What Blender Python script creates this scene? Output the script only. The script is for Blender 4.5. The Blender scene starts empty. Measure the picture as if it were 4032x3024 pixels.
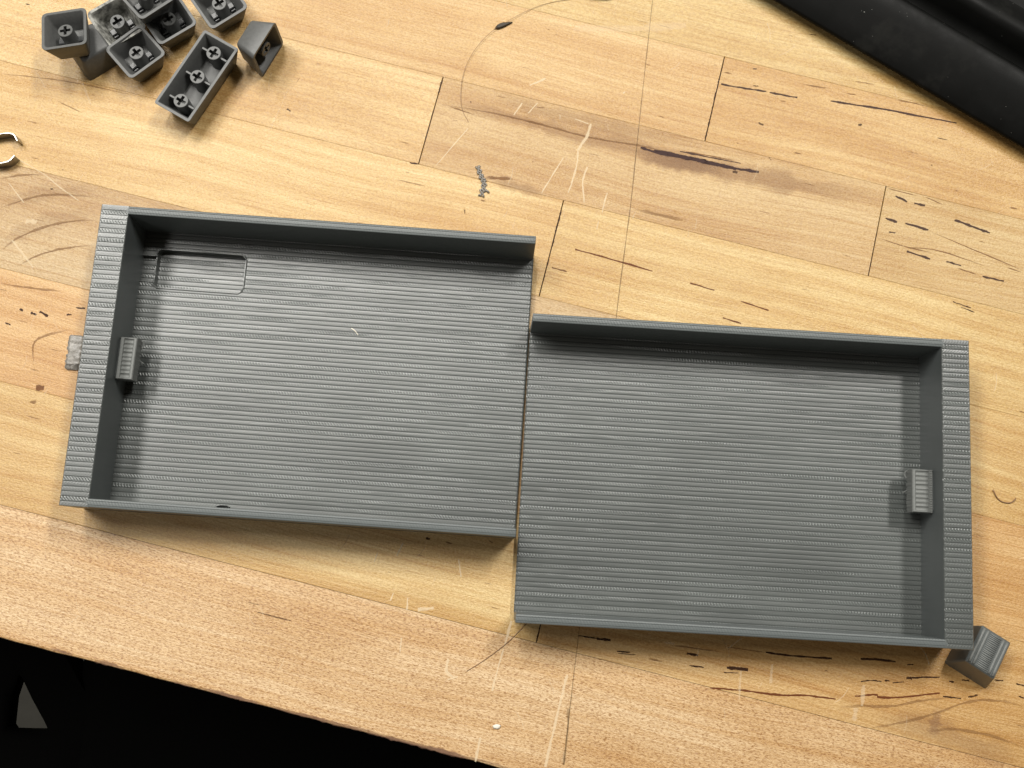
import bpy, bmesh, math, random
from mathutils import Vector, Matrix
random.seed(7)
MM = 0.001
scene = bpy.context.scene
C = scene.collection
# ------------------------------------------------------------------ camera
cam_d = bpy.data.cameras.new('camera'); cam = bpy.data.objects.new('camera', cam_d); C.objects.link(cam)
cam_d.sensor_width = 36.0; cam_d.lens = 36.4034; cam_d.clip_start = 0.01; cam_d.clip_end = 20
cam.matrix_world = Matrix((
    (0.9973867756, -0.0715582145, -0.0099519792, 0.15580676),
    (0.0688293992, 0.9830139067, -0.1701357490, -0.00925541),
    (0.0219575444, 0.1690061574, 0.9853703796, 0.40182251),
    (0, 0, 0, 1)))
scene.camera = cam
# ------------------------------------------------------------------ light: a workshop with two ceiling tubes
w = bpy.data.worlds.new('World'); scene.world = w; w.use_nodes = True
bg = w.node_tree.nodes['Background']; bg.inputs[0].default_value = (1.0, 0.86, 0.64, 1); bg.inputs[1].default_value = 0.06
def tube(name, loc, sx, sy, power, col):
    l = bpy.data.lights.new(name, 'AREA'); l.shape = 'RECTANGLE'; l.size = sx; l.size_y = sy
    l.energy = power; l.color = col
    o = bpy.data.objects.new(name, l); C.objects.link(o); o.location = loc
    return o
tube('ceiling_tube', (-0.86, 0.80, 1.8), 0.36, 1.0, 35, (1.0, 0.97, 0.91))
tube('ceiling_tube', (-0.15, 1.02, 1.8), 0.30, 0.75, 26, (1.0, 0.97, 0.91))
tube('ceiling_tube', (0.95, 1.05, 1.8), 0.20, 0.75, 34, (1.0, 0.97, 0.91))
tube('far_ceiling_tube', (-0.90, -0.55, 1.8), 0.25, 0.5, 5, (1.0, 0.96, 0.92))
scene.view_settings.view_transform = 'Standard'; scene.view_settings.look = 'None'
scene.view_settings.exposure = 0.0; scene.view_settings.gamma = 1.0
scene.render.resolution_x = 1024; scene.render.resolution_y = 768
scene.render.engine = 'CYCLES'
# ------------------------------------------------------------------ helpers
def tag(o, label=None, cat=None, group=None, kind=None):
    if label: o['label'] = label
    if cat: o['category'] = cat
    if group: o['group'] = group
    if kind: o['kind'] = kind
    return o
def empty(name, loc=(0, 0, 0), rz=0.0, label=None, cat=None, group=None):
    o = bpy.data.objects.new(name, None); C.objects.link(o); o.empty_display_size = 0.01
    o.location = Vector(loc) * MM; o.rotation_euler = (0, 0, rz)
    return tag(o, label, cat, group)
def obj(name, bm, mat, parent=None, smooth=False, loc=None, flip=None):
    bmesh.ops.recalc_face_normals(bm, faces=bm.faces[:])
    if flip:
        bmesh.ops.reverse_faces(bm, faces=bm.faces[:])
    me = bpy.data.meshes.new(name)
    bmesh.ops.scale(bm, vec=(MM, MM, MM), verts=bm.verts[:])
    bm.to_mesh(me); bm.free()
    if smooth:
        me.polygons.foreach_set('use_smooth', [True] * len(me.polygons))
        if smooth is not True: me.set_sharp_from_angle(angle=math.radians(smooth))
    me.materials.append(mat)
    o = bpy.data.objects.new(name, me); C.objects.link(o)
    if parent: o.parent = parent
    if loc: o.location = Vector(loc) * MM
    return o
def add_loops(bm, loops, close=True, cap0=False, cap1=False):
    rows = [[bm.verts.new(p) for p in lp] for lp in loops]
    n = len(rows[0])
    for a, b in zip(rows, rows[1:]):
        for i in range(n if close else n - 1):
            j = (i + 1) % n
            bm.faces.new((a[i], a[j], b[j], b[i]))
    if cap0: bm.faces.new(rows[0][::-1])
    if cap1: bm.faces.new(rows[-1])
    return rows
def add_box(bm, x0, x1, y0, y1, z0, z1, bev=0.0):
    lo = [(x0, y0), (x1, y0), (x1, y1), (x0, y1)]
    if bev:
        li = [(x0 + bev, y0 + bev), (x1 - bev, y0 + bev), (x1 - bev, y1 - bev), (x0 + bev, y1 - bev)]
        add_loops(bm, [[(x, y, z0) for x, y in lo], [(x, y, z1 - bev) for x, y in lo], [(x, y, z1) for x, y in li]], True, True, True)
    else:
        add_loops(bm, [[(x, y, z0) for x, y in lo], [(x, y, z1) for x, y in lo]], True, True, True)
def heightfield(bm, xs, ys, f, zb):
    """a solid whose top follows f(x, y), with upright sides down to zb"""
    V = [[bm.verts.new((x, y, f(x, y))) for x in xs] for y in ys]
    ny, nx = len(ys), len(xs)
    for j in range(ny - 1):
        for i in range(nx - 1):
            bm.faces.new((V[j][i], V[j][i + 1], V[j + 1][i + 1], V[j + 1][i]))
    ring = [V[0][i] for i in range(nx)] + [V[j][nx - 1] for j in range(1, ny)] + \
           [V[ny - 1][i] for i in range(nx - 2, -1, -1)] + [V[j][0] for j in range(ny - 2, 0, -1)]
    low = [bm.verts.new((v.co.x, v.co.y, zb)) for v in ring]
    n = len(ring)
    for i in range(n):
        j = (i + 1) % n
        bm.faces.new((ring[j], ring[i], low[i], low[j]))
    bm.faces.new(low[::-1])
def add_tube(bm, pts, radii, seg=7, squash=1.0):
    """tube along pts (list of 3-tuples), radii a number or a list"""
    P = [Vector(p) for p in pts]
    if not isinstance(radii, (list, tuple)): radii = [radii] * len(P)
    loops = []
    up = Vector((0, 0, 1))
    for i, p in enumerate(P):
        t = (P[min(i + 1, len(P) - 1)] - P[max(i - 1, 0)]).normalized()
        a = up if abs(t.z) < 0.9 else Vector((1, 0, 0))
        s = t.cross(a).normalized(); u = s.cross(t).normalized()
        loops.append([p + (s * math.cos(k) + u * math.sin(k) * squash) * radii[i]
                      for k in [2 * math.pi * q / seg for q in range(seg)]])
    add_loops(bm, loops, True, True, True)
def smooth_pts(pts, n=6):
    """Catmull-Rom through the points"""
    P = [Vector(p) for p in pts]; P = [P[0] * 2 - P[1]] + P + [P[-1] * 2 - P[-2]]
    out = []
    for i in range(1, len(P) - 2):
        for k in range(n):
            t = k / n; a, b, c, d = P[i - 1], P[i], P[i + 1], P[i + 2]
            out.append(0.5 * ((2 * b) + (c - a) * t + (2 * a - 5 * b + 4 * c - d) * t * t + (3 * b - a - 3 * c + d) * t ** 3))
    out.append(P[-2]); return out
def rrect(hx, hy, r, z, n=5, cx=0.0, cy=0.0):
    out = []
    for sx, sy, a0 in ((1, 1, 0), (-1, 1, 90), (-1, -1, 180), (1, -1, 270)):
        for k in range(n + 1):
            a = math.radians(a0 + 90.0 * k / n)
            out.append((cx + sx * (hx - r) + r * math.cos(a), cy + sy * (hy - r) + r * math.sin(a), z))
    return out
# ------------------------------------------------------------------ materials
class NT:
    def __init__(s, name):
        s.m = bpy.data.materials.new(name); s.m.use_nodes = True
        s.t = s.m.node_tree; s.b = s.t.nodes['Principled BSDF']
    def n(s, kind, **kw):
        x = s.t.nodes.new('ShaderNode' + kind)
        for k, v in kw.items(): setattr(x, k, v)
        return x
    def link(s, a, b): s.t.links.new(a, b)
    def math(s, op, a, b=None, c=None):
        x = s.n('Math', operation=op)
        for i, v in enumerate((a, b, c)):
            if v is None: continue
            if isinstance(v, (int, float)): x.inputs[i].default_value = v
            else: s.link(v, x.inputs[i])
        return x.outputs[0]
    def coords(s, scale=1000.0):
        """object coordinates in millimetres"""
        tc = s.n('TexCoord'); v = s.n('VectorMath', operation='SCALE'); v.inputs['Scale'].default_value = scale
        s.link(tc.outputs['Object'], v.inputs[0]); return v.outputs[0]
    def vmul(s, v, xyz):
        x = s.n('VectorMath', operation='MULTIPLY'); s.link(v, x.inputs[0]); x.inputs[1].default_value = xyz; return x.outputs[0]
    def vadd(s, v, w_):
        x = s.n('VectorMath', operation='ADD'); s.link(v, x.inputs[0])
        if isinstance(w_, tuple): x.inputs[1].default_value = w_
        else: s.link(w_, x.inputs[1])
        return x.outputs[0]
    def noise(s, v, scale=1.0, detail=3.0, rough=0.55, dist=0.0):
        x = s.n('TexNoise'); s.link(v, x.inputs['Vector']); x.inputs['Scale'].default_value = scale
        x.inputs['Detail'].default_value = detail; x.inputs['Roughness'].default_value = rough; x.inputs['Distortion'].default_value = dist
        return x.outputs[0]
    def ramp(s, v, stops, interp='LINEAR'):
        x = s.n('ValToRGB'); x.color_ramp.interpolation = interp; s.link(v, x.inputs[0])
        e = x.color_ramp.elements
        while len(e) < len(stops): e.new(0.5)
        for el, (p, c) in zip(e, stops):
            el.position = p; el.color = (c, c, c, 1) if isinstance(c, (int, float)) else (*c, 1)
        return x.outputs[0]
    def mix(s, a, b, f, mode='MIX'):
        x = s.n('Mix', data_type='RGBA', blend_type=mode)
        for i, v in ((6, a), (7, b)):
            if isinstance(v, tuple): x.inputs[i].default_value = (*v, 1)
            else: s.link(v, x.inputs[i])
        if isinstance(f, (int, float)): x.inputs[0].default_value = f
        else: s.link(f, x.inputs[0])
        return x.outputs[2]
    def bump(s, h, strength=0.3, dist=0.1, normal=None):
        x = s.n('Bump'); x.inputs['Strength'].default_value = strength; x.inputs['Distance'].default_value = dist * MM
        s.link(h, x.inputs['Height'])
        if normal is not None: s.link(normal, x.inputs['Normal'])
        return x.outputs[0]
    def set(s, **kw):
        for k, v in kw.items():
            i = s.b.inputs[k.replace('_', ' ')]
            if isinstance(v, (int, float)): i.default_value = v
            elif isinstance(v, tuple): i.default_value = (*v, 1)
            else: s.link(v, i)
        return s.m

def wood_material():
    t = NT('maple_bench_wood'); p = t.coords()
    info = t.n('ObjectInfo')
    cm = t.n('CombineXYZ'); r1 = t.math('MULTIPLY', info.outputs['Random'], 4000.0); r2 = t.math('MULTIPLY', info.outputs['Random'], 911.0)
    t.link(r1, cm.inputs[0]); t.link(r2, cm.inputs[1]); t.link(r2, cm.inputs[2])
    p = t.vadd(p, cm.outputs[0])
    # slow wandering of the grain
    wv = t.noise(t.vmul(p, (0.006, 0.012, 0.02)), 1.0, 1.0)
    wob = t.math('MULTIPLY', t.math('SUBTRACT', wv, 0.5), 16.0)
    cw = t.n('CombineXYZ'); t.link(wob, cw.inputs[1]); q = t.vadd(p, cw.outputs[0])
    rings = t.noise(t.vmul(q, (0.0022, 0.24, 0.05)), 1.0, 4.0, 0.65)
    fine = t.noise(t.vmul(q, (0.045, 1.5, 0.4)), 1.0, 3.0, 0.65)
    line = t.noise(t.vmul(q, (0.0035, 0.42, 0.1)), 1.0, 2.0, 0.5)
    patch = t.noise(t.vmul(p, (0.010, 0.035, 0.03)), 1.0, 3.0)
    grit = t.noise(t.vmul(p, (0.8, 1.2, 1.0)), 1.25, 3.0, 0.7)
    dash = t.noise(t.vmul(p, (0.85, 2.4, 1.0)), 1.0, 2.0, 0.5)
    tint = info.outputs['Color']
    c = t.mix(tint, (0.88, 0.79, 0.66), t.ramp(rings, [(0.40, 0.0), (0.60, 1.0)]), 'MULTIPLY')
    c = t.mix(c, (0.83, 0.73, 0.58), t.math('MULTIPLY', t.ramp(patch, [(0.42, 0.0), (0.66, 1.0)]), 0.9), 'MULTIPLY')
    c = t.mix(c, (0.72, 0.58, 0.42), t.math('MULTIPLY', t.ramp(line, [(0.488, 0.0), (0.5, 1.0), (0.512, 0.0)]), 0.5), 'MULTIPLY')
    c = t.mix(c, (0.82, 0.72, 0.58), t.math('MULTIPLY', t.ramp(fine, [(0.46, 0.0), (0.66, 1.0)]), 0.6), 'MULTIPLY')
    fl = t.math('MULTIPLY', t.ramp(dash, [(0.52, 0.0), (0.62, 1.0)]), info.outputs['Alpha'])
    c = t.mix(c, (0.50, 0.36, 0.24), fl, 'MULTIPLY')
    c = t.mix(c, (0.78, 0.71, 0.62), t.math('MULTIPLY', t.ramp(grit, [(0.44, 1.0), (0.56, 0.0)]), 0.72), 'MULTIPLY')
    h = t.math('ADD', t.math('MULTIPLY', grit, 1.0), t.math('MULTIPLY', fine, 0.6))
    nb = t.bump(h, 0.65, 0.36)
    ro = t.ramp(grit, [(0.3, 0.26), (0.7, 0.44)])
    return t.set(Base_Color=c, Normal=nb, Roughness=ro, Specular_IOR_Level=0.5)

def stroke_material(name, col, rough=0.5, ragged=1.5, soft=0.22):
    """a mark in the wood: colour only, its edge feathered by the mesh's fade attribute and broken up by noise"""
    t = NT(name); p = t.coords()
    at = t.n('Attribute', attribute_name='fade'); ink = t.n('Attribute', attribute_name='ink')
    nz = t.noise(t.vmul(p, (0.7, 2.6, 1.0)), 1.0, 4.0, 0.7)
    k = t.math('ADD', at.outputs['Fac'], t.math('MULTIPLY', t.math('SUBTRACT', nz, 0.5), ragged))
    k = t.math('MULTIPLY', t.ramp(k, [(0.5 - soft, 0.0), (0.5 + soft, 1.0)]), ink.outputs['Fac'])
    t.set(Base_Color=col, Roughness=rough, Alpha=k, Specular_IOR_Level=0.15)
    return t.m

def print_material(name, base, stripe=True, seed=0.0):
    """grey filament print: stripes along x every 1.8 mm, each of slanted strands, the slant turning over from stripe to stripe"""
    t = NT(name); p = t.coords()
    big = t.noise(t.vmul(p, (0.02, 0.05, 0.05)), 1.0, 2.0)
    c = t.mix(base, tuple(x * 0.86 for x in base), t.ramp(big, [(0.35, 0.0), (0.65, 1.0)]))
    sx = t.n('SeparateXYZ'); t.link(p, sx.inputs[0])
    if stripe:
        v = t.math('DIVIDE', sx.outputs[1], 1.8)
        fr = t.math('FRACT', v); idx = t.math('FLOOR', v)
        par = t.math('SUBTRACT', t.math('MULTIPLY', t.math('PINGPONG', idx, 1.0), 2.0), 1.0)
        row = t.n('TexWhiteNoise', noise_dimensions='1D'); t.link(idx, row.inputs['W'])
        wn = t.noise(t.vmul(p, (0.05, 0.55, 1.0)), 1.0, 2.0)
        ph = t.math('ADD', t.math('DIVIDE', sx.outputs[0], 1.12), t.math('MULTIPLY', t.math('MULTIPLY', par, fr), 0.95))
        ph = t.math('ADD', ph, t.math('MULTIPLY', wn, 1.6))
        st = t.math('SINE', t.math('MULTIPLY', ph, 6.2832))
        alt = t.math('ADD', 0.55, t.math('MULTIPLY', par, 0.45))
        amp = t.math('ADD', 0.30, t.math('MULTIPLY', t.math('MULTIPLY', alt, t.ramp(wn, [(0.38, 0.0), (0.62, 1.0)])), 1.7))
        env = t.math('SINE', t.math('MULTIPLY', fr, 3.1416))
        h = t.math('MULTIPLY', t.math('MULTIPLY', st, amp), env)
        h = t.math('ADD', h, t.math('MULTIPLY', t.noise(p, 3.0, 2.0), 0.6))
        nb = t.bump(h, 0.75, 0.06)
    else:
        lay = t.math('SINE', t.math('MULTIPLY', sx.outputs[2], 6.2832 / 0.3))
        h = t.math('ADD', t.math('MULTIPLY', lay, 0.4), t.noise(t.vmul(p, (0.3, 0.3, 3.0)), 1.0, 3.0))
        nb = t.bump(h, 0.25, 0.05)
    rough = 0.42
    if stripe:
        rough = t.math('ADD', 0.32, t.math('MULTIPLY', row.outputs[0], 0.08))
        fleck = t.math('MULTIPLY', t.ramp(st, [(0.80, 0.0), (0.95, 1.0)]), t.math('MULTIPLY', t.ramp(amp, [(0.35, 0.0), (1.0, 1.0)]), env))
        c = t.mix(c, tuple(x * 2.7 for x in base), t.math('MULTIPLY', fleck, 0.85))  # glints on the strand crests, put into the colour as paler spots
        blot = t.noise(t.vmul(p, (0.010, 0.028, 0.03)), 1.0, 2.0)
        c = t.mix(c, tuple(x * 0.72 for x in base), t.math('MULTIPLY', t.ramp(blot, [(0.42, 0.0), (0.68, 1.0)]), 0.7))
    return t.set(Base_Color=c, Normal=nb, Roughness=rough, Specular_IOR_Level=0.9)

def plain(name, col, rough=0.5, spec=0.5, metal=0.0, bump=0.0, bscale=1.0, var=0.0):
    t = NT(name); p = t.coords()
    n1 = t.noise(p, bscale, 4.0, 0.6)
    c = t.mix(col, tuple(min(1.0, x * (1 + var)) for x in col), t.ramp(n1, [(0.4, 0.0), (0.65, 1.0)]))
    kw = dict(Base_Color=c, Roughness=rough, Specular_IOR_Level=spec, Metallic=metal)
    if bump: kw['Normal'] = t.bump(n1, bump, 0.08)
    return t.set(**kw)
GREY = (0.085, 0.094, 0.090)
M_wood = wood_material()
M_print = print_material('grey_print_raster', GREY)
M_wall = print_material('grey_print_wall', (0.098, 0.110, 0.110), False)
M_cap = plain('grey_keycap_plastic', (0.090, 0.092, 0.090), 0.45, 0.45, bump=0.12, bscale=0.8, var=0.18)
M_capgloss = plain('grey_keycap_gloss', (0.050, 0.052, 0.054), 0.33, 0.6, bump=0.3, bscale=1.6, var=0.1)
M_chrome = plain('nickel_steel', (0.30, 0.285, 0.26), 0.30, 0.5, 1.0, bump=0.05, bscale=0.6)
M_glue = plain('dark_glue_line', (0.10, 0.055, 0.02), 0.8)
M_scrap = plain('clear_grey_filament', (0.17, 0.158, 0.14), 0.35, 0.5, bump=0.6, bscale=2.2, var=0.7)
M_hair = plain('brown_hair', (0.22, 0.12, 0.06), 0.5)
M_pale = plain('pale_fleck', (0.75, 0.70, 0.60), 0.5, bump=0.4)
MARK = {
    'dark': stroke_material('dark_pore_streak', (0.042, 0.016, 0.008)),
    'red': stroke_material('red_brown_streak', (0.13, 0.038, 0.012)),
    'purple': stroke_material('purple_mineral_streak', (0.045, 0.020, 0.018)),
    'brown': stroke_material('brown_growth_line', (0.23, 0.115, 0.045)),
    'stain': stroke_material('soft_brown_stain', (0.27, 0.155, 0.10), 0.5, 0.9, 0.45),
    'pale': stroke_material('pale_scratch', (0.90, 0.74, 0.50), 0.6, 1.8, 0.25),
    'pencil': stroke_material('thin_dark_line', (0.13, 0.085, 0.040), 0.5, 0.9, 0.3),
}
MARK_NAME = {'dark': 'pore_streak', 'red': 'gum_streak', 'purple': 'mineral_streak', 'brown': 'growth_line', 'stain': 'wood_stain', 'pale': 'scratch', 'pencil': 'drawn_line'}
# ------------------------------------------------------------------ the workbench
PHI = -0.178
bench = empty('workbench', (0, 0, 0), PHI, 'butcher block workbench top of glued maple staves with dark streaks and scratches', 'workbench')
EDGES = [-53.6, -6.4, 39.0, 82.5, 124.7, 166.2, 205.6, 244.3, 283.2, 322.5, 361.5, 401.0, 441.0]
YEL, ORA, TAN, GRB, PNK = (0.659, 0.496, 0.242), (0.600, 0.408, 0.187), (0.600, 0.437, 0.205), (0.503, 0.368, 0.193), (0.708, 0.528, 0.320)
ROWS = [  # x breaks, (tint, fleck strength)
    ([-420, 820], [(PNK, 0.72)]),
    ([-420, 179.8, 760], [(YEL, 0.12), (ORA, 0.10)]),
    ([-380, 420, 800], [((0.611, 0.402, 0.183), 0.06), (PNK, 0.1)]),
    ([-420, 250, 760], [((0.541, 0.408, 0.228), 0.10), (YEL, 0.08)]),
    ([-400, 148.5, 790], [((0.669, 0.501, 0.242), 0.15), ((0.649, 0.491, 0.232), 0.10)]),
    ([-420, 87.5, 275.4, 800], [((0.659, 0.491, 0.242), 0.22), ((0.562, 0.402, 0.196), 0.08), ((0.581, 0.432, 0.214), 0.1)]),
    ([-390, 198.9, 780], [((0.629, 0.452, 0.219), 0.10), ((0.611, 0.432, 0.196), 0.08)]),
    ([-420, 520, 800], [((0.659, 0.525, 0.265), 0.12), (ORA, 0.1)]),
    ([-410, -20, 560, 780], [(TAN, 0.1), (YEL, 0.1), (ORA, 0.1)]),
    ([-420, 300, 790], [(YEL, 0.1), (TAN, 0.1)]),
    ([-400, 90, 770], [(TAN, 0.1), (ORA, 0.1)]),
    ([-420, 360, 790], [(ORA, 0.1), (YEL, 0.1)]),
]
staves = []
for r, (xs, looks) in enumerate(ROWS):
    for k, (tint, fl) in enumerate(looks):
        x0, x1, y0, y1 = xs[k], xs[k + 1], EDGES[r], EDGES[r + 1]
        bm = bmesh.new()
        j0 = 0.20 if k else 0.0; j1 = 0.20 if k < len(looks) - 1 else 0.0
        dz = random.uniform(-0.03, 0.0)
        if r == 0:   # the front stave carries the rounded, chipped front edge
            n = 160; lo = []
            prof = [(-0.0, -38), (0.0, -1.1), (0.35, -0.35), (1.1, -0.02), (4.0, dz)]
            rows_ = []
            for i in range(n + 1):
                x = x0 + (x1 - x0) * i / n
                ch = random.uniform(-0.15, 0.25)
                rows_.append([(x, y0 + py + (ch if 0 < q < 4 else 0), pz) for q, (py, pz) in enumerate(prof)] + [(x, y1 - 0.1, dz), (x, y1 - 0.1, -38)])
            add_loops(bm, rows_, True, True, True)
        else:
            add_box(bm, x0 + j0, x1 - j1, y0 + 0.03, y1 - 0.03, -38, dz, 0.07)
        o = obj('stave', bm, M_wood, bench); o.color = (*tint, fl)
        staves.append((x0, x1, y0, y1, o))
bm = bmesh.new(); add_box(bm, -370, 740, -52, 440, -37, -0.9)
obj('glue_core', bm, M_glue, bench)
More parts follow.
